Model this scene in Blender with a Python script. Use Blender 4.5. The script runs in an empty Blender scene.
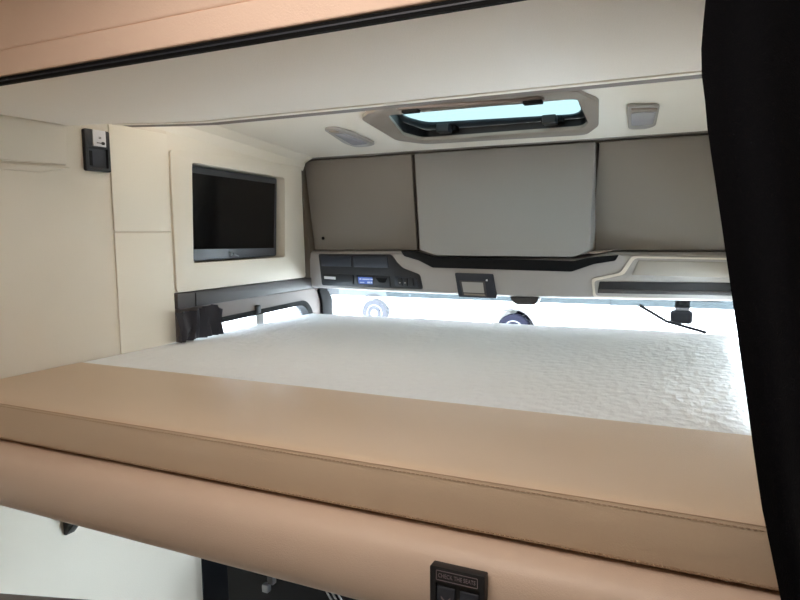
import bpy, bmesh, math, random
from mathutils import Vector, Matrix
random.seed(4)
SC = bpy.context.scene
COL = SC.collection
K = 1.4            # metres per modelling unit
H = 1.85           # eye height above the cab floor, metres
FLOOR = -H / K     # cab floor in modelling units
GROUND = -2.21     # the yard outside, in modelling units

def W(p):
    return Vector((p[0] * K, p[1] * K, p[2] * K + H))

# ------------------------------------------------------------------ materials
def lin(c):
    return tuple(((v / 12.92) if v <= .04045 else ((v + .055) / 1.055) ** 2.4) for v in c)

def mat(name, rgb, rough=.6, metal=0, bump=0, scale=200, var=0, spec=.5, stretch=(1, 1, 1), sheen=0, detail=4):
    m = bpy.data.materials.new(name); m.use_nodes = True
    nt = m.node_tree; b = nt.nodes['Principled BSDF']
    c = (*lin([v / 255 for v in rgb]), 1)
    b.inputs['Base Color'].default_value = c
    b.inputs['Roughness'].default_value = rough
    b.inputs['Metallic'].default_value = metal
    b.inputs['Specular IOR Level'].default_value = spec
    if sheen: b.inputs['Sheen Weight'].default_value = sheen
    if bump or var:
        tc = nt.nodes.new('ShaderNodeTexCoord'); mp = nt.nodes.new('ShaderNodeMapping')
        mp.inputs['Scale'].default_value = stretch
        nt.links.new(tc.outputs['Object'], mp.inputs['Vector'])
        n = nt.nodes.new('ShaderNodeTexNoise'); n.inputs['Scale'].default_value = scale
        n.inputs['Detail'].default_value = detail
        nt.links.new(mp.outputs['Vector'], n.inputs['Vector'])
        if bump:
            bp = nt.nodes.new('ShaderNodeBump'); bp.inputs['Strength'].default_value = bump
            bp.inputs['Distance'].default_value = .002
            nt.links.new(n.outputs['Fac'], bp.inputs['Height'])
            nt.links.new(bp.outputs['Normal'], b.inputs['Normal'])
        if var:
            n2 = nt.nodes.new('ShaderNodeTexNoise'); n2.inputs['Scale'].default_value = 3
            nt.links.new(mp.outputs['Vector'], n2.inputs['Vector'])
            r = nt.nodes.new('ShaderNodeValToRGB')
            r.color_ramp.elements[0].color = (*[v * (1 - var) for v in c[:3]], 1)
            r.color_ramp.elements[1].color = (*[min(1, v * (1 + var)) for v in c[:3]], 1)
            r.color_ramp.elements[0].position = .3; r.color_ramp.elements[1].position = .7
            nt.links.new(n2.outputs['Fac'], r.inputs['Fac'])
            nt.links.new(r.outputs['Color'], b.inputs['Base Color'])
    return m

def glass(name, tint, gloss=.06, dust=0, dustcol=(1, 1, 1)):
    m = bpy.data.materials.new(name); m.use_nodes = True
    nt = m.node_tree; nt.nodes.clear()
    out = nt.nodes.new('ShaderNodeOutputMaterial')
    t = nt.nodes.new('ShaderNodeBsdfTransparent'); t.inputs['Color'].default_value = (*tint, 1)
    g = nt.nodes.new('ShaderNodeBsdfGlossy'); g.inputs['Roughness'].default_value = .02
    mx = nt.nodes.new('ShaderNodeMixShader'); mx.inputs[0].default_value = gloss
    nt.links.new(t.outputs[0], mx.inputs[1]); nt.links.new(g.outputs[0], mx.inputs[2])
    last = mx
    if dust:
        d = nt.nodes.new('ShaderNodeBsdfTranslucent'); d.inputs['Color'].default_value = (*dustcol, 1)
        m2 = nt.nodes.new('ShaderNodeMixShader'); m2.inputs[0].default_value = dust
        nt.links.new(mx.outputs[0], m2.inputs[1]); nt.links.new(d.outputs[0], m2.inputs[2]); last = m2
    nt.links.new(last.outputs[0], out.inputs['Surface'])
    return m

M = {}
M['wall'] = mat('wall_vinyl', (218, 208, 192), .62, bump=.25, scale=260, var=.02)
M['wall_panel'] = mat('wall_panel_vinyl', (228, 220, 205), .6, bump=.25, scale=260)
M['soffit'] = mat('soffit_fabric', (233, 226, 217), .8, bump=.35, scale=320)
M['ceiling'] = mat('ceiling_vinyl', (238, 231, 219), .65, bump=.15, scale=260)
M['header'] = mat('header_fabric', (234, 204, 184), .8, bump=.35, scale=320)
M['leather'] = mat('beige_leatherette', (201, 178, 153), .42, bump=.35, scale=420, var=.02)
M['rail_leather'] = mat('rail_leatherette', (206, 182, 163), .45, bump=.3, scale=420, var=.02)
M['thread'] = mat('stitch_thread', (176, 150, 126), .8)
M['cabinet'] = mat('cabinet_laminate', (138, 131, 124), .6, bump=.12, scale=500)
M['cabinet_lit'] = mat('cabinet_laminate_lit', (157, 155, 152), .6, bump=.12, scale=500)  # cabinet laminate with the hatch light on the middle door mixed into its colour
M['carcass'] = mat('cabinet_carcass', (118, 106, 92), .6)
M['console'] = mat('console_plastic', (168, 163, 159), .5, bump=.15, scale=500)
M['flap'] = mat('flap_plastic', (152, 144, 134), .5)
M['console_light'] = mat('console_edge_plastic', (222, 214, 202), .45)
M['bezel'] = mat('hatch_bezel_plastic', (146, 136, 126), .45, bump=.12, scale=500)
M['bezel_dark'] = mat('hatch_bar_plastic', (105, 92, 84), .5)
M['black'] = mat('black_plastic', (26, 27, 31), .45)
M['blackblue'] = mat('anthracite_plastic', (38, 42, 52), .5, bump=.1, scale=600)
M['seal'] = mat('rubber_seal', (16, 16, 18), .7, spec=.2)
M['trackblack'] = mat('track_black', (9, 9, 10), .8, spec=.15)
M['mirror_blue'] = mat('mirror_blue_glass', (120, 150, 178), .4)
M['hatchframe'] = mat('hatch_frame_plastic', (34, 46, 56), .35)
M['trimgrey'] = mat('door_trim_plastic', (70, 66, 66), .5, bump=.12, scale=500)
M['trimbrown'] = mat('door_frame_plastic', (122, 110, 104), .5, bump=.12, scale=500)
M['tvbezel'] = mat('tv_bezel_plastic', (62, 64, 70), .35)
M['tvscreen'] = mat('tv_screen', (7, 8, 10), .12, spec=.6)
M['silver'] = mat('silver_badge', (150, 152, 156), .35, metal=.7)
M['lamp_grey'] = mat('lamp_housing_plastic', (160, 156, 152), .45)
M['lens'] = mat('lamp_lens', (178, 178, 184), .25)
M['curtain'] = mat('black_curtain_cloth', (7, 7, 11), .9, bump=.5, scale=500, spec=.1, sheen=.04)
M['pleat'] = mat('pleated_blind_cloth', (62, 63, 70), .9, spec=.2, sheen=.1)
M['floor'] = mat('floor_vinyl', (150, 146, 140), .7, bump=.2, scale=150)
M['brown'] = mat('brown_leatherette', (92, 74, 64), .5, bump=.3, scale=400)
M['seatcloth'] = mat('seat_cloth', (24, 24, 27), .85, bump=.4, scale=500)
M['metal'] = mat('brushed_metal', (170, 170, 172), .35, metal=1)
M['ink'] = mat('dark_print', (40, 38, 38), .7)
M['white_plate'] = mat('white_socket_plastic', (214, 212, 214), .4)
M['white_print'] = mat('pale_print', (120, 108, 112), .6)
M['label'] = mat('pale_label', (225, 225, 225), .6)
M['screen_grey'] = mat('grey_display', (178, 174, 170), .2)
M['van'] = mat('white_vehicle_paint', (236, 236, 234), .3)
M['tyre'] = mat('tyre_rubber', (25, 25, 33), .95, spec=.02)
M['hub'] = mat('wheel_steel', (96, 96, 100), .6)
M['amber'] = mat('amber_marker', (190, 80, 12), .3)
M['red'] = mat('red_marker', (150, 20, 16), .3)
M['darkglass'] = mat('dark_window_glass', (40, 46, 54), .1)
M['ground'] = mat('yard_concrete', (222, 220, 214), .9, bump=.4, scale=8, var=.06)
M['glass'] = glass('clear_glass', (.93, .96, .97), .05, .05)
M['shield'] = glass('windscreen_glass', (.96, .975, .985), .02, 0, (.9, .95, 1))
M['shade_band'] = glass('windscreen_tint_band', (.185, .205, .214), .03, 0, (.8, .9, 1))
M['hatchglass'] = glass('hatch_tinted_glass', (.200, .232, .226), .03, 0)

# blue display with small lit blocks (a lit radio screen)
def emis(name, rgb, s):
    m = bpy.data.materials.new(name); m.use_nodes = True
    b = m.node_tree.nodes['Principled BSDF']
    b.inputs['Base Color'].default_value = (0, 0, 0, 1)
    b.inputs['Emission Color'].default_value = (*lin([v / 255 for v in rgb]), 1)
    b.inputs['Emission Strength'].default_value = s
    return m
M['blue_lcd'] = emis('blue_display', (70, 105, 190), .5)
M['lcd_text'] = emis('display_digits', (190, 205, 235), .55)

# white quilted cloth: fine ripples running across the bed plus scattered embossing
def quilt():
    m = mat('white_quilted_cloth', (226, 228, 231), .85, sheen=.12)
    nt = m.node_tree; b = nt.nodes['Principled BSDF']
    tc = nt.nodes.new('ShaderNodeTexCoord')
    def noise(scale, st, det):
        mp = nt.nodes.new('ShaderNodeMapping'); mp.inputs['Scale'].default_value = st
        n = nt.nodes.new('ShaderNodeTexNoise'); n.inputs['Scale'].default_value = scale; n.inputs['Detail'].default_value = det
        nt.links.new(tc.outputs['Object'], mp.inputs['Vector']); nt.links.new(mp.outputs['Vector'], n.inputs['Vector'])
        return n.outputs['Fac']
    a = noise(22, (2.4, 1, 1), 2); v = nt.nodes.new('ShaderNodeTexVoronoi'); v.inputs['Scale'].default_value = 34
    v.feature = 'SMOOTH_F1'
    nt.links.new(tc.outputs['Object'], v.inputs['Vector'])
    ad = nt.nodes.new('ShaderNodeMath'); ad.operation = 'ADD'
    nt.links.new(a, ad.inputs[0]); nt.links.new(v.outputs['Distance'], ad.inputs[1])
    bp = nt.nodes.new('ShaderNodeBump'); bp.inputs['Strength'].default_value = .42; bp.inputs['Distance'].default_value = .011
    nt.links.new(ad.outputs[0], bp.inputs['Height']); nt.links.new(bp.outputs['Normal'], b.inputs['Normal'])
    return m
M['quilt'] = quilt()

# ------------------------------------------------------------------ mesh building
class MB:
    def __init__(s): s.bm = bmesh.new()
    def _merge(s, t, bev=0, seg=3, ang=30, fn=None):
        bmesh.ops.recalc_face_normals(t, faces=t.faces)
        if bev:
            ed = [e for e in t.edges if len(e.link_faces) == 2 and e.calc_face_angle(0) > math.radians(ang)]
            bmesh.ops.bevel(t, geom=ed, offset=bev, segments=seg, affect='EDGES', profile=.5, clamp_overlap=True)
        if fn:
            for v in t.verts: v.co = Vector(fn(*v.co))
        me = bpy.data.meshes.new('tmp'); t.to_mesh(me); t.free()
        s.bm.from_mesh(me); bpy.data.meshes.remove(me)
        return s
    def box(s, x0, x1, y0, y1, z0, z1, bev=0, seg=3, fn=None):
        t = bmesh.new(); bmesh.ops.create_cube(t, size=1)
        for v in t.verts:
            v.co = Vector((x0 if v.co.x < 0 else x1, y0 if v.co.y < 0 else y1, z0 if v.co.z < 0 else z1))
        return s._merge(t, bev, seg, fn=fn)
    @staticmethod
    def _p(axis, a, b, c):
        return {'x': (c, a, b), 'y': (a, c, b), 'z': (a, b, c)}[axis]
    def prism(s, axis, poly, c0, c1, bev=0, seg=2, fn=None, ang=30, cuts=None):
        t = bmesh.new()
        lo = [t.verts.new(s._p(axis, a, b, c0)) for a, b in poly]
        hi = [t.verts.new(s._p(axis, a, b, c1)) for a, b in poly]
        n = len(poly)
        t.faces.new(lo); t.faces.new(hi[::-1])
        for i in range(n): t.faces.new((lo[i], lo[(i + 1) % n], hi[(i + 1) % n], hi[i]))
        if cuts:
            bmesh.ops.recalc_face_normals(t, faces=t.faces)
            if bev:
                ed = [e for e in t.edges if len(e.link_faces) == 2 and e.calc_face_angle(0) > math.radians(ang)]
                bmesh.ops.bevel(t, geom=ed, offset=bev, segments=seg, affect='EDGES', profile=.5, clamp_overlap=True)
            for k in range(1, 50):
                c = cuts[0] + k * cuts[1]
                bmesh.ops.bisect_plane(t, geom=t.verts[:] + t.edges[:] + t.faces[:], plane_co=(c, 0, 0), plane_no=(1, 0, 0))
            bev = 0
        return s._merge(t, bev, seg, ang=ang, fn=fn)
    def ring(s, axis, outer, inners, c0, c1, fn=None, bev=0):
        t = bmesh.new()
        for c in (c0, c1):
            es = []
            for lp in [outer] + inners:
                vs = [t.verts.new(s._p(axis, a, b, c)) for a, b in lp]
                es += [t.edges.new((vs[i], vs[(i + 1) % len(vs)])) for i in range(len(vs))]
            bmesh.ops.triangle_fill(t, edges=es, use_beauty=True)
        for lp in [outer] + inners:
            n = len(lp)
            q = [[t.verts.new(s._p(axis, a, b, c)) for a, b in lp] for c in (c0, c1)]
            for i in range(n): t.faces.new((q[0][i], q[0][(i + 1) % n], q[1][(i + 1) % n], q[1][i]))
        bmesh.ops.remove_doubles(t, verts=t.verts, dist=1e-6)
        return s._merge(t, bev, 2, fn=fn)
    def sweep(s, path, prof, cap=True):
        """profile points (list of 3D offset functions) along path"""
        t = bmesh.new(); rows = [[t.verts.new(p) for p in prof(q)] for q in path]
        for a, b in zip(rows, rows[1:]):
            n = len(a)
            for i in range(n): t.faces.new((a[i], a[(i + 1) % n], b[(i + 1) % n], b[i]))
        if cap: t.faces.new(rows[0]); t.faces.new(rows[-1][::-1])
        return s._merge(t)
    def tube(s, pts, r, n=8):
        pts = [Vector(p) for p in pts]
        t = bmesh.new(); rows = []
        for i, p in enumerate(pts):
            d = (pts[min(i + 1, len(pts) - 1)] - pts[max(i - 1, 0)]).normalized()
            u = d.cross(Vector((0, 0, 1)))
            if u.length < .05: u = d.cross(Vector((1, 0, 0)))
            u.normalize(); w = d.cross(u)
            rows.append([t.verts.new(p + r * (math.cos(a) * u + math.sin(a) * w)) for a in [2 * math.pi * k / n for k in range(n)]])
        for a, b in zip(rows, rows[1:]):
            for i in range(n): t.faces.new((a[i], a[(i + 1) % n], b[(i + 1) % n], b[i]))
        t.faces.new(rows[0]); t.faces.new(rows[-1][::-1])
        return s._merge(t)
    def lathe_y(s, cx, cz, prof, n=40):
        """profile [(r, y)] turned round an axis along y"""
        t = bmesh.new(); rows = []
        for r, y in prof:
            rows.append([t.verts.new((cx + r * math.cos(2 * math.pi * k / n), y, cz + r * math.sin(2 * math.pi * k / n))) for k in range(n)])
        for a, b in zip(rows, rows[1:]):
            for i in range(n): t.faces.new((a[i], a[(i + 1) % n], b[(i + 1) % n], b[i]))
        t.faces.new(rows[0]); t.faces.new(rows[-1][::-1])
        return s._merge(t)
    def grid(s, nu, nv, f, thick=None):
        t = bmesh.new()
        g = [[t.verts.new(f(i / nu, j / nv)) for j in range(nv + 1)] for i in range(nu + 1)]
        for i in range(nu):
            for j in range(nv): t.faces.new((g[i][j], g[i + 1][j], g[i + 1][j + 1], g[i][j + 1]))
        if thick: bmesh.ops.solidify(t, geom=t.faces[:], thickness=thick)
        return s._merge(t)

def obj(name, mb, m, parent=None, smooth=True, base=None):
    """one mesh object; vertices given in modelling units"""
    o = bpy.data.objects.new(name, bpy.data.meshes.new(name))
    root = Vector((0, 0, 0)); q = parent
    while q is not None: root += q.location; q = q.parent
    if base is None:
        if parent is None:
            xs = [v.co for v in mb.bm.verts]
            base = ((min(v.x for v in xs) + max(v.x for v in xs)) / 2, (min(v.y for v in xs) + max(v.y for v in xs)) / 2, min(v.z for v in xs))
    wb = W(base) if base is not None else root
    for v in mb.bm.verts: v.co = W(v.co) - wb
    bmesh.ops.remove_doubles(mb.bm, verts=mb.bm.verts, dist=1e-6)
    mb.bm.to_mesh(o.data); mb.bm.free()
    o.data.materials.append(m)
    if smooth:
        for p in o.data.polygons: p.use_smooth = True
        try: o.data.set_sharp_from_angle(angle=math.radians(35))
        except Exception: pass
    COL.objects.link(o)
    o.location = wb - root
    if parent: o.parent = parent
    return o

def thing(name, base, label, cat, group=None):
    o = bpy.data.objects.new(name, None); COL.objects.link(o)
    o.location = W(base); o.empty_display_size = .05
    o['label'] = label; o['category'] = cat
    if group: o['group'] = group
    return o
def tag(o, label, cat, group=None):
    o['label'] = label; o['category'] = cat
    if group: o['group'] = group
    return o
def struct(name, mb, m, parent=None, label=None):
    o = obj(name, mb, m, parent)
    if parent is None:
        o['kind'] = 'structure'
        if label: o['label'] = label
    return o

def rrect(a0, a1, b0, b1, r, n=5):
    out = []
    for cx, cy, s in ((a1 - r, b1 - r, 0), (a0 + r, b1 - r, 90), (a0 + r, b0 + r, 180), (a1 - r, b0 + r, 270)):
        for k in range(n + 1):
            t = math.radians(s + 90 * k / n); out.append((cx + r * math.cos(t), cy + r * math.sin(t)))
    return out
def rpoly(pts, r, n=4):
    """polygon with rounded corners"""
    out = []; N = len(pts)
    for i in range(N):
        p = Vector(pts[i]); a = Vector(pts[i - 1]) - p; b = Vector(pts[(i + 1) % N]) - p
        rr = min(r, a.length * .45, b.length * .45)
        A = p + a.normalized() * rr; B = p + b.normalized() * rr
        for k in range(n + 1):
            t = k / n; q = A * (1 - t) ** 2 + p * 2 * t * (1 - t) + B * t * t
            out.append((q.x, q.y))
    return out

XL, XR = -1.33, .14           # inner faces of the side walls of the front part
XRR = .62                     # right wall of the rear part
zc = lambda y: .431 - .08 * y # sloping roof lining over the bed

# ------------------------------------------------------------------ shell
struct('floor', MB().box(XL - .05, XRR + .05, -1.25, 2.6, FLOOR - .05, FLOOR), M['floor'])
TVH = rpoly([(1.435, .203), (1.885, .191), (1.872, -.083), (1.424, -.083)], .012)
wl = MB()
wl.box(XL - .05, XL, -1.25, 1.35, FLOOR, .5)
wl.box(XL - .05, XL, 1.35, 1.41, FLOOR, -.60)
struct('wall_left', wl, M['wall'])
wt = MB().ring('x', [(1.35, -.163), (1.35, .5), (2.0, .5), (2.0, -.163)], [TVH], XL - .05, XL)
struct('wall_left_upper', wt, M['wall_panel'])
struct('wall_left_front', MB().box(XL - .09, XL - .045, 2.001, 2.45, -.205, .5), M['carcass'])
struct('wall_tv_recess', MB().box(XL - .09, XL - .075, 1.40, 1.92, -.11, .23), M['wall_panel'])
rc = MB().ring('x', rrect(1.40, 1.92, -.11, .23, .005), [TVH], XL - .075, XL - .05)
struct('wall_tv_recess_side', rc, M['wall_panel'])
# pillar panel and tv panel stand slightly proud, with a seam between them
pp = MB().box(XL, XL + .004, 1.158, 1.348, .009, .27, .0015).box(XL, XL + .004, 1.158, 1.348, -.62, .005, .0015)
struct('trim_1', pp, M['wall_panel'])
tvp = MB().ring('x', rpoly([(1.355, -.162), (1.353, .230), (1.985, .238), (1.999, -.162)], .012), [TVH], XL, XL + .008, bev=.002)
struct('trim_2', tvp, M['wall_panel'])
up = MB().prism('x', rpoly([(.45, .152), (.45, .247), (1.04, .247), (1.035, .160)], .006), XL, XL + .005, .002)
up.prism('x', [(.45, .130), (.45, .147), (1.045, .155), (.97, .139)], XL, XL + .008, .003)
struct('trim_3', up, M['wall'])
struct('wall_back', MB().box(XL - .05, XRR + .05, -1.3, -1.25, FLOOR, .5), M['wall'])
struct('wall_right_rear', MB().box(XRR, XRR + .05, -1.25, .85, FLOOR, .5), M['wall'])
struct('wall_partition', MB().box(XR, XRR, .80, .85, FLOOR, .5), M['wall'])
wr = MB().ring('x', [(.85, FLOOR), (.85, .5), (2.45, .5), (2.45, FLOOR)], [rrect(1.10, 1.98, -1.0, -.262, .02)], XR, XR + .05)
struct('wall_right', wr, M['wall'])
struct('ceiling_rear', MB().box(XL - .05, XRR + .05, -1.25, .71, .46, .5), M['ceiling'])
# rear bunk soffit that the curtain track runs along
sof = [(XL, .715), (XL, 1.05), (-1.227, 1.078), (-1.12, 1.12), (-1.03, 1.147), (-.6, 1.158), (XR, 1.166), (XR, .715)]
struct('ceiling_soffit', MB().prism('z', sof, .25, .335, .006), M['soffit'])
lip0 = [(-1.227, 1.080), (-1.12, 1.122), (-1.03, 1.149), (-.6, 1.160), (XR, 1.168)]
lip = MB().sweep(lip0, lambda q: [(q[0], q[1], .2492), (q[0], q[1] + .028, .2515), (q[0], q[1] + .028, .272), (q[0], q[1], .272)])
struct('trim_4', lip, M['ceiling'])
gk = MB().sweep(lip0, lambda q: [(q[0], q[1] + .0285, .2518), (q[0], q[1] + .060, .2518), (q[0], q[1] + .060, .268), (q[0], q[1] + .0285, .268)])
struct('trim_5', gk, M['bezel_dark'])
# padded header above the track
hd = MB().prism('x', rpoly([(.700, .2575), (.6995, .2975), (.716, .2975), (.716, .2575)], .0035), XL, XRR, 0)
hd.prism('x', rpoly([(.7015, .2976), (.7000, .3010), (.700, .46), (.716, .46), (.716, .298)], .004), XL, XRR, 0)
struct('wall_header', hd, M['header'])
struct('wall_header_core', MB().box(XL, XRR, .717, .80, .337, .5), M['soffit'])

# sloping roof lining with the hatch hole
HI = rpoly([(-.775, 1.515), (-.825, 1.75), (-.80, 1.86), (-.790, 1.885), (-.315, 1.895), (-.283, 1.80), (-.268, 1.525)], .02)
cl = MB().ring('z', [(XL - .05, .95), (XL - .05, 2.012), (XR + .05, 2.012), (XR + .05, .95)], [HI], 0, .03, fn=lambda x, y, z: (x, y, zc(y) + z))
struct('ceiling', cl, M['ceiling'])
struct('ceiling_roof', MB().ring('z', [(XL - .05, .805), (XL - .05, 2.41), (XR + .05, 2.41), (XR + .05, .805)], [rrect(-.835, -.270, 1.53, 2.0, .02)], .045, .065, fn=lambda x, y, z: (x, y, zc(y) + z)), M['ceiling'])
struct('fold_shade', MB().prism('x', [(2.012, zc(2.012)), (2.012, zc(2.012) + .03), (2.075, .30), (2.075, .2685), (2.050, .2690)], XL - .04, XR, .002), M['bezel'])  # grey-brown strip puts the shade above the cabinets into colour
# rolled fillet between wall and lining
fl = MB().prism('y', [(XL, -.045), (XL + .012, -.018), (XL + .045, .0), (XL, .004)], 1.19, 2.01, fn=lambda x, y, z: (x, y, zc(y) + z))
struct('trim_7', fl, M['wall_panel'])
# front bulkhead behind the cabinets
struct('wall_front', MB().box(XL - .22, XR + .22, 2.42, 2.46, -.10, .285), M['carcass'])

# ------------------------------------------------------------------ driver door frame and side window
dd = thing('driver_door', (XL, 1.75, FLOOR), 'dark driver door with window frame below the television panel', 'door')
dd['kind'] = 'structure'
obj('top_trim', MB().prism('x', rpoly([(1.352, -.164), (2.075, -.166), (2.085, -.205), (1.352, -.208)], .004), XL - .03, XL + .012, .003), M['trimgrey'], dd)
wf = MB().ring('x', [(1.352, -.2085), (2.11, -.2085), (2.15, -.23), (2.16, -.70), (1.352, -.70)], [rpoly([(1.40, -.268), (1.985, -.258), (2.03, -.30), (2.03, -.62), (1.40, -.62)], .03)], XL - .035, XL + .004)
obj('window_frame', wf, M['trimbrown'], dd)
ws = MB().ring('x', rpoly([(1.39, -.2555), (2.00, -.2455), (2.045, -.29), (2.045, -.63), (1.39, -.63)], .03), [rpoly([(1.41, -.272), (1.98, -.262), (2.02, -.30), (2.02, -.61), (1.41, -.61)], .03)], XL - .038, XL + .007)
obj('window_seal', ws, M['seal'], dd)
pl2 = MB().box(XL - .03, XL + .01, 2.07, 2.16, -.60, -.212, .006)
obj('door_pillar', MB().prism('x', rpoly([(2.075, -.209), (2.13, -.212), (2.17, -.25), (2.17, -.7), (2.09, -.7), (2.10, -.26)], .02), XL - .03, XL + .016, .004), M['seal'], dd)
obj('seam', MB().box(XL + .012, XL + .0135, 1.42, 1.423, -.206, -.168), M['seal'], dd)
obj('lower_panel', MB().box(XL - .035, XL, 1.4105, 2.45, FLOOR + .01, -.705, .004), M['black'], dd)
obj('armrest', MB().box(XL + .001, XL + .07, 1.5, 1.95, -.95, -.89, .015), M['blackblue'], dd)
gl = struct('window_1', MB().box(XL - .028, XL - .024, 1.395, 2.035, -.625, -.25), M['glass'])
struct('window_2', MB().box(XR + .02, XR + .024, 1.10, 1.98, -1.0, -.262), M['glass'])
mr = thing('window_latch', (XL - .01, 1.73, -.285), 'small grey clip on the side window beside the folded blind', 'latch')
obj('clip', MB().box(XL - .010, XL + .014, 1.70, 1.722, -.262, -.235, .004), M['black'], mr)
obj('stay', MB().box(XL - .023, XL + .002, 1.712, 1.752, -.40, -.262, .004), M['lamp_grey'], mr)

# pleated black blind bunched at the rear of the side window
def tri(t): return 2 * abs(2 * (t - math.floor(t + .5))) - 1
def pleat(u, v):
    y = 1.322 + .180 * u
    d = .011 * tri(u * 6.5 + .9 * v * math.sin(u * 5 + .6) + .25 * math.sin(u * 23))
    top = -.215 + .010 * math.exp(-((u - .72) / .18) ** 2) - .010 * max(0, (u - .85) / .15)
    z = top + (-.296 - top) * v
    return (XL + .030 + d + .010 * math.sin(v * 2.2), y - .010 * v + .010, z)
tag(obj('pleated_blind', MB().grid(104, 12, pleat, .003), M['pleat'], smooth=False), 'bunched black pleated blind at the rear end of the side window', 'blind')

# ------------------------------------------------------------------ television
tv = thing('television', (XL - .07, 1.63, -.08), 'black flat television set into the cream left wall panel', 'television')
q = [(1.392, .185), (1.838, .186), (1.815, -.075), (1.385, -.075)]
XT = XL - .012
obj('housing', MB().prism('x', rpoly([(1.438, .196), (1.866, .188), (1.850, -.078), (1.428, -.0795)], .008), XT - .034, XT, .003), M['tvbezel'], tv)
obj('screen', MB().prism('x', [(1.447, .176), (1.851, .169), (1.833, -.050), (1.438, -.044)], XT - .001, XT + .0015), M['tvscreen'], tv)
lg = MB().prism('x', [(1.610 + .010 * math.cos(t * .5236), -.0625 + .006 * math.sin(t * .5236)) for t in range(12)], XT + .0005, XT + .002)
lg.prism('x', [(1.622, -.067), (1.648, -.0725), (1.648, -.0705), (1.622, -.060)], XT + .0005, XT + .002)
obj('badge', lg, M['silver'], tv)

# ------------------------------------------------------------------ socket panel under the soffit
so = thing('socket_panel', (XL, 1.12, .15), 'black wall panel with white socket plate below the ceiling edge', 'socket')
obj('frame', MB().ring('x', rrect(1.083, 1.153, .152, .2495, .004), [rrect(1.092, 1.146, .160, .207, .003)], XL, XL + .010, bev=.0015), M['black'], so)
obj('compartment', MB().box(XL, XL + .004, 1.0915, 1.1465, .1595, .2075), M['blackblue'], so)
obj('slot', MB().box(XL + .004, XL + .0055, 1.095, 1.105, .165, .2), M['seal'], so)
pt = obj('socket_plate', MB().box(XL + .010, XL + .013, 1.103, 1.140, .211, .249, .001), M['white_plate'], so)
gly = MB().prism('x', rrect(1.126, 1.136, .2155, .2225, .003), XL + .013, XL + .0136).box(XL + .013, XL + .0136, 1.113, 1.127, .218, .220)
gly.box(XL + .013, XL + .0134, 1.119, 1.126, .229, .2305).box(XL + .013, XL + .0134, 1.119, 1.126, .232, .2335)
obj('printed_symbol', gly, M['ink'], pt)

# ------------------------------------------------------------------ overhead cabinets
CT, CB = .2645, -.062
def cab(name_label, x0t, x0b, x1t, x1b, yt, yb, lock=False, m='cabinet', chamf=False):
    t = thing('overhead_cabinet', ((x0b + x1b) / 2, 2.2, CB), name_label, 'cabinet', 'overhead cabinets above the windscreen')
    obj('body', MB().prism('y', [(x0t + .001, CT + .002), (x1t - .001, CT + .002), (x1b - .001, CB), (x0b + .001, CB)], 2.075, 2.415), M['carcass'], t)
    g = .0035
    if chamf:
        poly = [(x0t + g, CT), (x1t - g, CT), (x1b - g, CB + .004), (x1b - .050, CB - .015), (x0b + .064, CB - .013), (x0b + g, CB + .004)]
    else:
        poly = [(x0t + g, CT), (x1t - g, CT), (x1b - g, CB), (x0b + g, CB)]
    def lean(x, y, z):
        k = (CT - z) / (CT - CB)
        return (x, y + (yt + (yb - yt) * k) - 2.05 if y < 2.06 else y, z)
    d = obj('door', MB().prism('y', rpoly(poly, .006), 2.05, 2.072, .003, fn=lean), M[m], t)
    if lock:
        lk = MB().lathe_y(-1.274, -.020, [(.0058, 2.0485), (.0058, 2.046), (.004, 2.0452)], 16)
        obj('lock', lk, M['seal'], d)
    return t
cab('grey overhead cabinet on the left with a small black lock', -1.354, -1.317, -.912, -.893, 2.05, 2.05, True)
cab('wide middle overhead cabinet directly below the roof hatch', -.905, -.836, -.303, -.296, 2.045, 1.927, m='cabinet_lit', chamf=True)
cab('grey overhead cabinet on the right beside the black curtain', -.297, -.318, .128, .128, 2.05, 2.05)
struct('trim_8', MB().prism('y', rpoly([(-1.374, .262), (-1.359, .262), (-1.322, -.064), (-1.320, -.19), (-1.374, -.19)], .002), 2.03, 2.40), M['carcass'])

# ------------------------------------------------------------------ overhead console above the windscreen
def yf(x):
    u = (x + .605) / .72
    return 2.03 - .085 * max(0, 1 - u * u)
def FP(x, z, off=0):
    """a point measured at y = 2.03, carried onto the bowed face"""
    k = 1.0
    for _ in range(6): k = yf(x * k) / 2.03
    return (x * k, 2.03 * k - off, z * k)
con = thing('overhead_console', (-.6, 2.1, -.21), 'beige overhead console with radio and switches above the windscreen', 'console')
bd = MB()
xs = [-1.322 + i * (1.45 / 28) for i in range(29)]
def cprof(x):
    y = yf(x)
    k = min(1, max(0, (x + .875) / .05), max(0, (-.265 - x) / .05)); d = .0175 * k * k * (3 - 2 * k)
    return [(x, y + .022, -.066 - d), (x, y + .006, -.075 - d * .6), (x, y, -.10), (x, y, -.185), (x, y + .006, -.199), (x, y + .02, -.204), (x, y + .08, -.205), (x, 2.40, -.17), (x, 2.40, -.066 - d)]
bd.sweep(xs, cprof)
obj('body', bd, M['console'], con)
def plate(name, pts, m, parent, t0, t1, r=.004, bev=.001):
    """flat piece following the bowed console face, standing t0..t1 proud"""
    mb = MB().prism('y', rpoly(pts, r), t0, t1, bev, fn=lambda x, y, z: FP(x, z, y), cuts=(-1.33, .03))
    return obj(name, mb, M[m], parent)
P1 = plate('instrument_panel', [(-1.283, -.077), (-.987, -.077), (-.964, -.104), (-.941, -.124), (-.877, -.146), (-.866, -.196), (-1.27, -.193)], 'black', con, -.004, .004, .008)
plate('tray', [(-1.272, -.084), (-1.143, -.084), (-1.143, -.122), (-1.270, -.122)], 'blackblue', P1, .003, .0055)
plate('tray', [(-1.135, -.084), (-1.0, -.084), (-.995, -.124), (-1.135, -.123)], 'blackblue', P1, .003, .0055)
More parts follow.
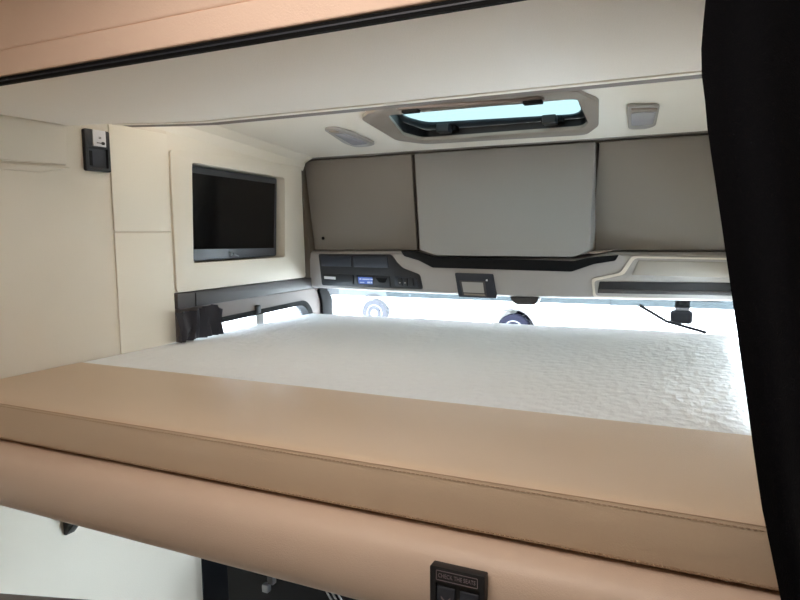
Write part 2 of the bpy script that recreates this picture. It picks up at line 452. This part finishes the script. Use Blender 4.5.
tg = plate('tachograph', [(-1.268, -.150), (-1.136, -.152), (-1.136, -.186), (-1.263, -.184)], 'black', P1, .003, .007)
plate('paper_label', [(-1.258, -.158), (-1.209, -.160), (-1.209, -.170), (-1.257, -.168)], 'label', tg, .0068, .0076, .001, 0)
rd = plate('radio', [(-1.126, -.152), (-.990, -.154), (-.988, -.192), (-1.124, -.188)], 'black', P1, .003, .007)
plate('display', [(-1.116, -.158), (-1.058, -.159), (-1.057, -.183), (-1.113, -.182)], 'blue_lcd', rd, .0068, .0078, .001, 0)
tx = MB()
for x, w, z, h in ((-1.110, .008, -.163, .005), (-1.098, .030, -.164, .004), (-1.066, .010, -.164, .004), (-1.078, .012, -.174, .006), (-1.064, .006, -.174, .006), (-1.108, .018, -.176, .003)):
    tx.prism('y', [(x, z), (x + w, z), (x + w, z - h), (x, z - h)], .0078, .0084, fn=lambda a, b, c: FP(a, c, b))
obj('display_text', tx, M['lcd_text'], rd)
plate('knob', [(-1.045, -.160), (-1.000, -.161), (-1.008, -.176), (-1.030, -.176)], 'seal', rd, .0068, .0095, .004, 0)
sw = plate('switch_block', [(-.972, -.152), (-.888, -.156), (-.880, -.190), (-.970, -.188)], 'blackblue', P1, .003, .006)
for x in (-.950, -.930, -.908):
    s_ = plate('switch', [(x - .008, -.158), (x + .008, -.159), (x + .009, -.186), (x - .008, -.185)], 'black', sw, .0055, .009, .002)
    if x < -.91: plate('symbol', [(x - .003, -.173), (x + .003, -.173), (x + .003, -.177), (x - .003, -.177)], 'lamp_grey', s_, .0088, .0094, .001, 0)
# black pull strip below the middle cabinet
plate('pull_strip', [(-.948, -.064), (-.884, -.066), (-.822, -.085), (-.360, -.094), (-.312, -.082), (-.228, -.074), (-.238, -.092), (-.300, -.103), (-.366, -.127), (-.829, -.121), (-.880, -.097), (-.934, -.083)], 'seal', con, -.004, .006, .004)
# small screen unit
S1 = plate('alarm_unit', [(-.747, -.137), (-.617, -.139), (-.603, -.218), (-.733, -.217)], 'blackblue', con, -.004, .010, .005)
S2 = plate('unit_frame', [(-.731, -.162), (-.642, -.163), (-.634, -.213), (-.718, -.212)], 'trimgrey', S1, .009, .012, .003)
plate('display', [(-.722, -.166), (-.648, -.167), (-.643, -.202), (-.715, -.201)], 'screen_grey', S2, .0115, .013, .002)
plate('lower_key', [(-.714, -.204), (-.642, -.205), (-.639, -.211), (-.712, -.210)], 'bezel', S2, .0115, .0135, .001)
plate('button', [(-.638, -.156), (-.632, -.156), (-.632, -.162), (-.638, -.162)], 'label', S1, .0115, .0135, .001)
# raised right hand panel with tray and storage slot
R1 = plate('storage_panel', [(-.192, -.078), (.118, -.082), (.118, -.202), (-.30, -.204), (-.306, -.148), (-.222, -.128)], 'console_light', con, -.004, .006, .010, .0025)
plate('panel_inset', [(-.182, -.084), (.116, -.087), (.116, -.198), (-.292, -.199), (-.297, -.154), (-.212, -.134)], 'console', R1, .005, .0075, .010, .002)
plate('flap', [(-.172, -.090), (.114, -.094), (.114, -.137), (-.19, -.134)], 'flap', R1, .007, .0105, .004, .0015)
sl = plate('slot', [(-.281, -.155), (.114, -.150), (.114, -.186), (-.286, -.190)], 'black', R1, .007, .0095, .003, 0)
plate('slot_edge', [(-.283, -.178), (.113, -.174), (.113, -.185), (-.283, -.1885)], 'trimgrey', sl, .009, .0125, .002, .001)
# sensor block hanging below the console edge
kx, ky = -.515, 1.955
tag(obj('sensor_block', MB().prism('y', rpoly([(-.545, -.2055), (-.452, -.2055), (-.460, -.224), (-.472, -.229), (-.522, -.229), (-.534, -.222)], .006), 1.965, 2.01, .003), M['trimgrey']), 'small dark sensor block hanging under the console edge near the middle', 'sensor')

# ------------------------------------------------------------------ roof hatch
ht = thing('roof_hatch', (-.55, 1.7, zc(1.7) - .01), 'tinted glass roof hatch in a grey frame above the middle cabinet', 'hatch')
sl_ = lambda x, y, z: (x, y, zc(y) + z)
HO = rpoly([(-.690, 1.452), (-.268, 1.520), (-.258, 1.572), (-.235, 1.625), (-.270, 1.87), (-.318, 1.968), (-.80, 1.938), (-.865, 1.86), (-.842, 1.585), (-.795, 1.535), (-.770, 1.528), (-.735, 1.475)], .025)
HO = [(x * .978 - (.010 if x < -.6 else 0), y * .972) for x, y in HO]
HB = rpoly([(-.748, 1.527), (-.806, 1.75), (-.778, 1.832), (-.311, 1.838), (-.285, 1.78), (-.272, 1.540)], .02)
obj('bezel', MB().ring('z', HO, [HB], -.010, -.0005, fn=sl_, bev=.003), M['bezel'], ht)
wellI = HB; wellO = rpoly([(-.756, 1.520), (-.815, 1.75), (-.786, 1.878), (-.306, 1.884), (-.278, 1.80), (-.266, 1.533)], .02)
WI = rpoly([(-.750, 1.528), (-.808, 1.75), (-.782, 1.870), (-.311, 1.876), (-.285, 1.80), (-.273, 1.541)], .02)
obj('well', MB().ring('z', wellO, [WI], .0, .028, fn=sl_), M['black'], ht)
obj('sash', MB().ring('z', wellO, [rpoly([(-.742, 1.545), (-.785, 1.72), (-.752, 1.805), (-.330, 1.852), (-.306, 1.80), (-.288, 1.555)], .03)], .0285, .036, fn=sl_, bev=.002), M['hatchframe'], ht)
obj('pane', MB().prism('z', wellO, .0365, .040, fn=sl_), M['hatchglass'], ht)
for x in (-.703, -.392):
    lt = obj('latch', MB().box(x - .030, x + .030, 1.828, 1.858, .014, .028, .002, fn=sl_), M['seal'], ht)
    obj('latch_lever', MB().box(x - .020, x + .018, 1.798, 1.832, .004, .027, .003, fn=sl_), M['black'], lt)
bar = MB().prism('z', rpoly([(-.690, 1.457), (-.40, 1.487), (-.345, 1.483), (-.335, 1.500), (-.40, 1.512), (-.60, 1.490), (-.68, 1.478)], .006), -.018, -.0105, .002, fn=sl_)
br_ = obj('blind_bar', bar, M['bezel_dark'], ht)
for x, y in ((-.655, 1.466), (-.362, 1.490)):
    obj('clip', MB().box(x - .022, x + .022, y - .008, y + .010, -.026, -.0185, .002, fn=sl_), M['seal'], br_)

# ------------------------------------------------------------------ lamps in the roof lining
l1 = thing('reading_lamp', (-.99, 1.74, zc(1.74) - .01), 'long grey reading lamp in the lining left of the roof hatch', 'lamp', 'reading lamps in the roof lining')
A = rpoly([(-.998, 1.618), (-.955, 1.618), (-.938, 1.68), (-.945, 1.845), (-.985, 1.868), (-1.030, 1.862), (-1.036, 1.80)], .018)
obj('housing', MB().prism('z', A, -.009, -.0005, .003, fn=sl_), M['lamp_grey'], l1)
obj('lens', MB().prism('z', rpoly([(-.992, 1.665), (-.958, 1.665), (-.957, 1.815), (-1.015, 1.822)], .012), -.012, -.0085, .0015, fn=sl_), M['lens'], l1)
obj('button', MB().prism('z', rrect(-.992, -.964, 1.632, 1.655, .008), -.0115, -.0085, .001, fn=sl_), M['bezel'], l1)
l2 = thing('reading_lamp', (-.15, 1.77, zc(1.77) - .01), 'squarish grey reading lamp in the lining right of the roof hatch', 'lamp', 'reading lamps in the roof lining')
obj('housing', MB().prism('z', rpoly([(-.176, 1.648), (-.104, 1.672), (-.126, 1.875), (-.150, 1.900), (-.196, 1.892)], .018), -.009, -.0005, .003, fn=sl_), M['lamp_grey'], l2)
obj('lens', MB().prism('z', rpoly([(-.172, 1.705), (-.115, 1.715), (-.130, 1.84), (-.184, 1.84)], .012), -.012, -.0085, .0015, fn=sl_), M['lens'], l2)
obj('switch_strip', MB().prism('z', rpoly([(-.168, 1.664), (-.110, 1.682), (-.113, 1.706), (-.168, 1.692)], .005), -.0125, -.0085, .001, fn=sl_), M['bezel'], l2)

# ------------------------------------------------------------------ bed
BXL, BXR = XL + .005, .105
mt = thing('mattress', (-.6, 1.4, -.42), 'white quilted mattress with beige leatherette front border on the bunk', 'mattress')
def top(u, v):
    x = BXL + (BXR - BXL) * u; y = 1.0405 + (2.085 - 1.0405) * v
    e = min((BXR - x) / .05, (2.085 - y) / .05, 1)
    z = -.300 - .03 * (1 - math.sqrt(max(0, 1 - (1 - e) ** 2))) + .0015 * math.sin(x * 9) * math.sin(y * 8 + 1)
    return (x, y, z)
cv = MB().grid(96, 72, top)
cv.box(BXL, BXR, 1.0405, 2.085, -.405, -.332, .012)
obj('white_cover', cv, M['quilt'], mt)
def bt(q):
    x = q
    s = .0015 * math.sin(x * 5.1) + .001 * math.sin(x * 13)
    P = [(.742, -.376), (.733, -.368), (.730, -.345 + s), (.7303, -.312), (.7315, -.3052), (.736, -.3018), (.744, -.3000), (.758, -.2990), (.80, -.2985 + s), (.95, -.2985), (1.03, -.2990), (1.043, -.3000), (1.043, -.376)]
    return [(x, y, z) for y, z in P]
obj('border', MB().sweep([BXL + (BXR - BXL) * i / 60 for i in range(61)], bt), M['leather'], mt)
N = 230
for y, z in ((.7299, -.3085), (.7296, -.368)):
    st = MB()
    for i in range(N):
        x = BXL + (BXR - BXL) * (i + .2) / N; L = (BXR - BXL) / N * .62
        st.box(x, x + L, y - .0004, y + .0005, z - .0004, z + .0004)
    obj('stitching', st, M['thread'], mt)
obj('piping', MB().tube([(BXL, .7318, -.3045), (BXR, .7318, -.3045)], .0007, 8), M['thread'], mt)

bk = thing('bunk_frame', (-.6, 1.4, -.51), 'padded beige leatherette rail and base carrying the mattress', 'bed frame')
def rl(x):
    P = [(.80, -.379), (.735, -.380), (.712, -.386), (.699, -.398), (.692, -.416), (.690, -.440), (.692, -.462), (.698, -.476), (.710, -.487), (.730, -.493), (.80, -.495)]
    return [(x, y, z) for y, z in P]
obj('padded_rail', MB().sweep([XL + .004, -1., -.6, -.2, XR - .004], rl), M['rail_leather'], bk)
obj('base', MB().box(XL + .005, XR - .005, .802, 2.085, -.49, -.4065, .004), M['carcass'], bk)
# switch panel let into the rail
sp = obj('switch_panel', MB().ring('y', rrect(-.2835, -.2150, -.510, -.3975, .002), [rrect(-.2765, -.2215, -.505, -.416, .003)], .680, .6925, bev=.0015), M['black'], bk)
sp['label'] = 'black switch panel with printed safety notice'
obj('panel_plate', MB().box(-.277, -.221, .6845, .692, -.5055, -.4155), M['black'], sp)
obj('notice_border', MB().ring('y', rrect(-.2755, -.2235, -.4140, -.4015, .001), [rrect(-.2748, -.2242, -.4133, -.4022, .0008)], .6795, .6803), M['white_print'], sp)
fc = bpy.data.curves.new('notice', 'FONT'); fc.body = 'CHECK THE SEATS'; fc.size = .0072 * K; fc.extrude = .0004
fc.align_x = 'CENTER'; fc.align_y = 'CENTER'
tmp = bpy.data.objects.new('notice_tmp', fc); COL.objects.link(tmp)
bpy.context.view_layer.update()
me = bpy.data.meshes.new_from_object(tmp.evaluated_get(bpy.context.evaluated_depsgraph_get()))
bpy.data.objects.remove(tmp)
tb = MB()
for v in me.vertices: v.co = Vector((v.co.x / K * .78 - .2495, .6795 - v.co.z / K, v.co.y / K - .4078))
tb.bm.from_mesh(me)
obj('notice_text', tb, M['white_print'], sp, smooth=False)
for x, up_ in ((-.2640, False), (-.2345, True)):
    b_ = obj('button', MB().box(x - .0115, x + .0115, .6815, .6846, -.498, -.423, .0012), M['blackblue'], sp)
    z0 = -.437; g = 1 if up_ else -1
    tri = [(x - .006, z0 - g * .003), (x, z0 + g * .003), (x + .006, z0 - g * .003), (x + .006, z0 - g * .0005), (x, z0 + g * .0058), (x - .006, z0 - g * .0005)]
    obj('arrow', MB().prism('y', tri, .6809, .6816), M['white_print'], b_)

# black bracket on the wall below the rail
tag(obj('support_bracket', MB().prism('y', rpoly([(XL, -.62), (XL + .06, -.62), (XL + .06, -.640), (XL + .008, -.697), (XL, -.697)], .004), .968, .992, .002), M['black']), 'small black bracket on the cream wall below the bunk rail', 'bracket')

# ------------------------------------------------------------------ curtain and its track
tr = thing('curtain_track', (-.4, .71, .24), 'black curtain track running under the padded beige header', 'curtain track')
obj('rail', MB().ring('x', [(.7035, .2455), (.7035, .2562), (.7115, .2562), (.7115, .2455)], [[(.7055, .2470), (.7055, .2545), (.7095, .2545), (.7095, .2470)]], XL + .002, XRR - .01), M['trackblack'], tr)
obj('rail_groove', MB().box(XL + .002, XRR - .01, .7028, .7036, .2500, .2520), M['blackblue'], tr)
edge = [(.245, -.004), (.21, -.007), (.156, -.009), (.125, -.004), (.09, .0), (-.07, .028), (-.25, .060), (-.363, .087), (-.5, .108), (-1.26, .16)]
def xe(z):
    for (z0, x0), (z1, x1) in zip(edge, edge[1:]):
        if z <= z0 and z >= z1:
            t = (z0 - z) / (z0 - z1); return x0 + (x1 - x0) * t
    return edge[-1][1]
def cur(u, v):
    z = .244 - 1.49 * v
    yb = .706 - .052 * min(1, v / .30)
    x0 = xe(z) * yb / .7
    x = x0 + (.50 - x0) * u
    a = (.004 + .016 * min(1, v * 3))
    s = math.sin(u * 46 + .6 * math.sin(v * 3)) + .4 * math.sin(u * 17 + v * 2)
    return (x, yb + a * .75 * s * min(1, u * 14 + .1) - a * .4, z)
tag(obj('curtain', MB().grid(150, 60, cur, .003), M['curtain']), 'long black curtain drawn back at the right end of the bed', 'curtain')

# ------------------------------------------------------------------ under the bunk
tag(obj('bench_cushion', MB().prism('z', rpoly([(XL + .004, .738), (-1.047, .825), (-.95, .845), (-.95, .30), (XL + .004, .30)], .03), -.82, -.705, .012), M['brown']), 'dark brown bench cushion against the cream wall below the bunk', 'bench')
struct('trim_9', MB().box(XL + .004, -.97, .32, .70, FLOOR, -.822), M['carcass'])
se = thing('driver_seat', (-.95, 1.62, FLOOR), 'black cab seat in the dark space under the bunk', 'seat')
obj('seat_cushion', MB().box(-1.18, -.76, 1.545, 2.0, -1.02, -.92, .03, 4), M['seatcloth'], se)
obj('backrest', MB().prism('x', rpoly([(1.37, -1.12), (1.36, -.56), (1.43, -.54), (1.50, -.6), (1.54, -1.12)], .03), -1.20, -.74, .02, 3), M['seatcloth'], se)
obj('pedestal', MB().box(-1.12, -.82, 1.58, 1.95, FLOOR + .002, -1.021, .02), M['black'], se)
ar = obj('armrest', MB().box(-.755, -.70, 1.50, 1.80, -.83, -.79, .012), M['seatcloth'], se)
bu = obj('seat_glint', MB().box(-1.037, -1.018, 1.342, 1.360, -.945, -.918, .003), M['trimgrey'], se)  # grey block put on the backrest as a glint
obj('seat_glint_low', MB().box(-1.056, -1.036, 1.342, 1.360, -.972, -.950, .003), M['metal'], se)  # bright block put in as a second, lower glint
for k in range(3):
    obj('piping', MB().tube([(-.875 + .018 * k, 1.356, -.905), (-.835 + .018 * k, 1.358, -.965)], .0025, 8), M['lamp_grey'], se)
ds = MB().prism('x', rpoly([(2.10, -.86), (2.52, -.80), (2.56, -1.25), (2.25, -1.25), (2.15, -.95)], .04), XL + .005, XR - .005, .01)
tag(obj('dashboard', ds, M['black']), 'dark dashboard below the windscreen', 'dashboard')

# ------------------------------------------------------------------ windscreen and nose
def sy(z): return 2.40 - .25 * (z + .15)      # slope of the windscreen
ZB = -.272
wsl = lambda x, y, z: (x, sy(z) + y, z)
struct('window_3', MB().box(XL - .17, XR + .17, 0, .006, -.90, ZB, fn=wsl), M['shield'])
struct('window_4', MB().box(XL - .17, XR + .17, 0, .006, ZB, -.10, fn=wsl), M['shade_band'])
for nm, x0, x1 in (('trim_10', XL - .22, XL - .172), ('trim_11', XR + .172, XR + .22)):
    struct(nm, MB().box(x0, x1, -.02, .05, -1.3, -.10, .006, fn=wsl), M['black'])
struct('wall_nose', MB().box(XL - .22, XR + .22, 2.62, 2.68, FLOOR, -.905), M['van'])
M['mirrorblack'] = mat('mirror_housing', (14, 14, 16), .9, spec=.05)
fm = thing('front_mirror', (-.07, 2.72, -.366), 'black exterior mirror on a grey arm outside the windscreen', 'mirror')
obj('mirror_head', MB().box(-.108, -.028, 2.70, 2.74, -.366, -.314, .012, 4), M['mirrorblack'], fm)
obj('arm', MB().box(-.092, -.038, 2.705, 2.725, -.3135, -.18, .004), M['trimgrey'], fm)

# ------------------------------------------------------------------ the yard and parked vehicles
dm = thing('door_mirror', (-1.6, 2.62, -.46), 'pale upright exterior mirror seen at the left end of the windscreen', 'mirror')
obj('mirror_housing', MB().box(-1.625, -1.565, 2.60, 2.66, -.46, -.19, .015, 4), M['lamp_grey'], dm)
obj('mirror_glass', MB().box(-1.612, -1.578, 2.594, 2.5995, -.44, -.21, .002), M['mirror_blue'], dm)
obj('mirror_arm', MB().box(-1.605, -1.585, 2.50, 2.60, -.40, -.385, .004).box(-1.605, -1.585, 2.50, 2.515, -.60, -.386, .004), M['black'], dm)
struct('ground', MB().box(-60, 60, 2.7, 90, GROUND - .05, GROUND), M['ground'])

def wheel(x, y, parent, r=.325):
    z = GROUND + r
    t = obj('wheel', MB().lathe_y(x, z, [(r * .62, y + .17), (r * .94, y + .17), (r, y + .14), (r, y + .03), (r * .95, y), (r * .62, y + .004)], 48), M['tyre'], parent)
    obj('rim', MB().lathe_y(x, z, [(r * .62, y + .10), (r * .62, y + .002), (r * .56, y - .004), (r * .52, y + .03), (r * .30, y + .045), (r * .26, y - .01), (r * .12, y - .012)], 32), M['hub'], t)
def side(xs0, xs1, zlo, zhi, arches, r):
    """outline of a vehicle side with round wheel arches cut into the lower edge"""
    p = [(xs0, zhi), (xs0, zlo)]
    for cx in arches:
        cz = GROUND + .325
        h = zlo - cz; w = math.sqrt(max(.0001, r * r - h * h))
        a0 = math.atan2(h, -w); a1 = math.atan2(h, w)
        for k in range(17):
            a = a0 + (a1 - a0) * k / 16 if a0 > 0 else (math.pi * 2 + a0) + (a1 - (math.pi * 2 + a0)) * k / 16
            p.append((cx + r * math.cos(a), cz + r * math.sin(a)))
    p += [(xs1, zlo), (xs1, zhi)]
    return p
# long white box truck with one rear wheel in view
YA = 13.35
ta = thing('box_truck', (-5, YA + .9, GROUND), 'long white box truck parked across the yard, its wheel at the left of the windscreen', 'truck', 'white vehicles parked in the yard')
obj('cargo_body', MB().prism('y', side(-7.75, -1.6, GROUND + .22, .45, [-6.93], .43), YA - .04, YA + 1.7, .02), M['van'], ta)
arch = [(-6.93 + .44 * math.cos(math.radians(a)), YA - .05, GROUND + .325 + .44 * math.sin(math.radians(a))) for a in range(0, 181, 10)]
obj('wheel_arch', MB().tube(arch, .022, 8), M['trimgrey'], ta)
wheel(-6.93, YA - .03, ta)
wheel(-.9, YA + .05, ta)
wheel(-6.93, YA + 1.3, ta)
obj('truck_cab', MB().prism('x', rpoly([(YA, GROUND + .25), (YA, .1), (YA + 1.6, .1), (YA + 1.6, GROUND + .25)], .1), -1.55, -.2, .03), M['van'], ta)
obj('cab_window', MB().box(-1.1, -.4, YA - .012, YA - .001, -.7, -.2, .01), M['darkglass'], ta)
for x in (-5.57, -5.08, -4.62):
    obj('side_marker', MB().box(x - .05, x + .05, YA - .055, YA - .038, -1.625, -1.595, .005), M['amber'], ta)
obj('side_rail', MB().box(-7.72, -1.65, YA - .056, YA - .041, -1.52, -1.495, .004), M['lamp_grey'], ta)
# nearer white van
YB = 11.85
vb = thing('delivery_van', (-1.5, YB + .7, GROUND), 'nearer white van in the yard, its wheel arch showing below the middle of the console', 'van', 'white vehicles parked in the yard')
vp = side(-3.9, 2.0, GROUND + .22, -.4, [-3.2, 1.2], .42)
vp = vp[:-1] + [(2.05, -1.55), (1.25, -1.35), (.65, -.45)]
obj('van_body', MB().prism('y', vp, YB - .03, YB + 1.4, .03), M['van'], vb)
arch = [(-3.2 + .43 * math.cos(math.radians(a)), YB - .04, GROUND + .325 + .43 * math.sin(math.radians(a))) for a in range(0, 181, 10)]
obj('wheel_arch', MB().tube(arch, .020, 8), M['trimgrey'], vb)
for x, y in ((-3.2, YB - .02), (1.2, YB - .02), (-3.2, YB + 1.05), (1.2, YB + 1.05)): wheel(x, y, vb)
obj('side_window', MB().prism('y', [(-.9, -1.2), (-.9, -.6), (-.15, -.6), (.30, -1.2)], YB - .042, YB - .0305), M['darkglass'], vb)
obj('door_seam', MB().box(-1.45, -1.44, YB - .036, YB - .0305, -1.9, -.5), M['trimgrey'], vb)
obj('door_handle', MB().box(-1.36, -1.22, YB - .05, YB - .031, -1.66, -1.62, .008), M['trimgrey'], vb)
obj('side_marker', MB().box(-2.74, -2.60, YB - .045, YB - .031, -1.615, -1.59, .005), M['red'], vb)
obj('tail_lamp', MB().prism('y', [(-2.84, -1.52), (-2.80, -1.52), (-2.70, -1.61), (-2.74, -1.61)], YB - .045, YB - .031), M['red'], vb)
# wiper lying on the outside of the windscreen
wp = [(-.20, sy(-.27) + .016, -.27), (-.11, sy(-.325) + .016, -.325), (.02, sy(-.36) + .016, -.36)]
tag(obj('wiper', MB().tube(wp, .0055, 8), M['mirrorblack']), 'thin black wiper slanting over the windscreen beside the exterior mirror', 'wiper')

# ------------------------------------------------------------------ light
def area(name, loc, rot, sx, sy_, power, col, portal=False):
    d = bpy.data.lights.new(name, 'AREA'); d.shape = 'RECTANGLE'; d.size = sx; d.size_y = sy_
    d.energy = power; d.color = col
    if portal: d.cycles.is_portal = True
    o = bpy.data.objects.new(name, d); COL.objects.link(o); o.location = W(loc); o.rotation_euler = rot
    return o
# added warm fill light just under the rear ceiling, no lamp known there
area('rear_fill', (-.35, .28, .45), (0, 0, 0), .9, .5, 6.5, (1, .91, .84))
# light strip in the cove behind the soffit edge, washing the sloping lining
area('cove_strip', (-.85, 1.225, .285), (math.radians(180 - 42), 0, 0), 1.0, .05, 1.6, (1, .95, .89))
world = bpy.data.worlds.new('sky'); SC.world = world; world.use_nodes = True
nt = world.node_tree; nt.nodes.clear()
out = nt.nodes.new('ShaderNodeOutputWorld'); bg = nt.nodes.new('ShaderNodeBackground')
bg.inputs['Color'].default_value = (.77, .885, 1, 1)      # bright overcast
bg.inputs['Strength'].default_value = 12.5
nt.links.new(bg.outputs[0], out.inputs['Surface'])
# portals at the openings only steer the sampling of the daylight
area('windscreen_portal', (-.6, 2.46, -.35), (math.radians(-90), 0, 0), 2.0, .75, 1, (1, 1, 1), True)
area('hatch_portal', (-.55, 1.72, .48), (0, 0, 0), .8, .6, 1, (1, 1, 1), True)

# ------------------------------------------------------------------ camera
cam = bpy.data.cameras.new('camera'); co = bpy.data.objects.new('camera', cam); COL.objects.link(co)
cam.sensor_width = 36; cam.lens = 644.737 / 800 * 36; cam.clip_start = .02
R = Matrix(((.90542878, -.03542982, .42301708), (.42437948, .09911494, -.90004349), (-.01003893, .99444505, .10477721)))
co.matrix_world = Matrix.Translation((0, 0, H)) @ R.to_4x4()
SC.camera = co
vs = SC.view_settings
SC.display_settings.display_device = 'sRGB'
vs.view_transform = 'Standard'; vs.look = 'None'; vs.exposure = .9; vs.gamma = 1; vs.use_curve_mapping = False
SC.cycles.use_denoising = True
SC.cycles.max_bounces = 14; SC.cycles.diffuse_bounces = 8; SC.cycles.transparent_max_bounces = 16
SC.cycles.sample_clamp_indirect = 8
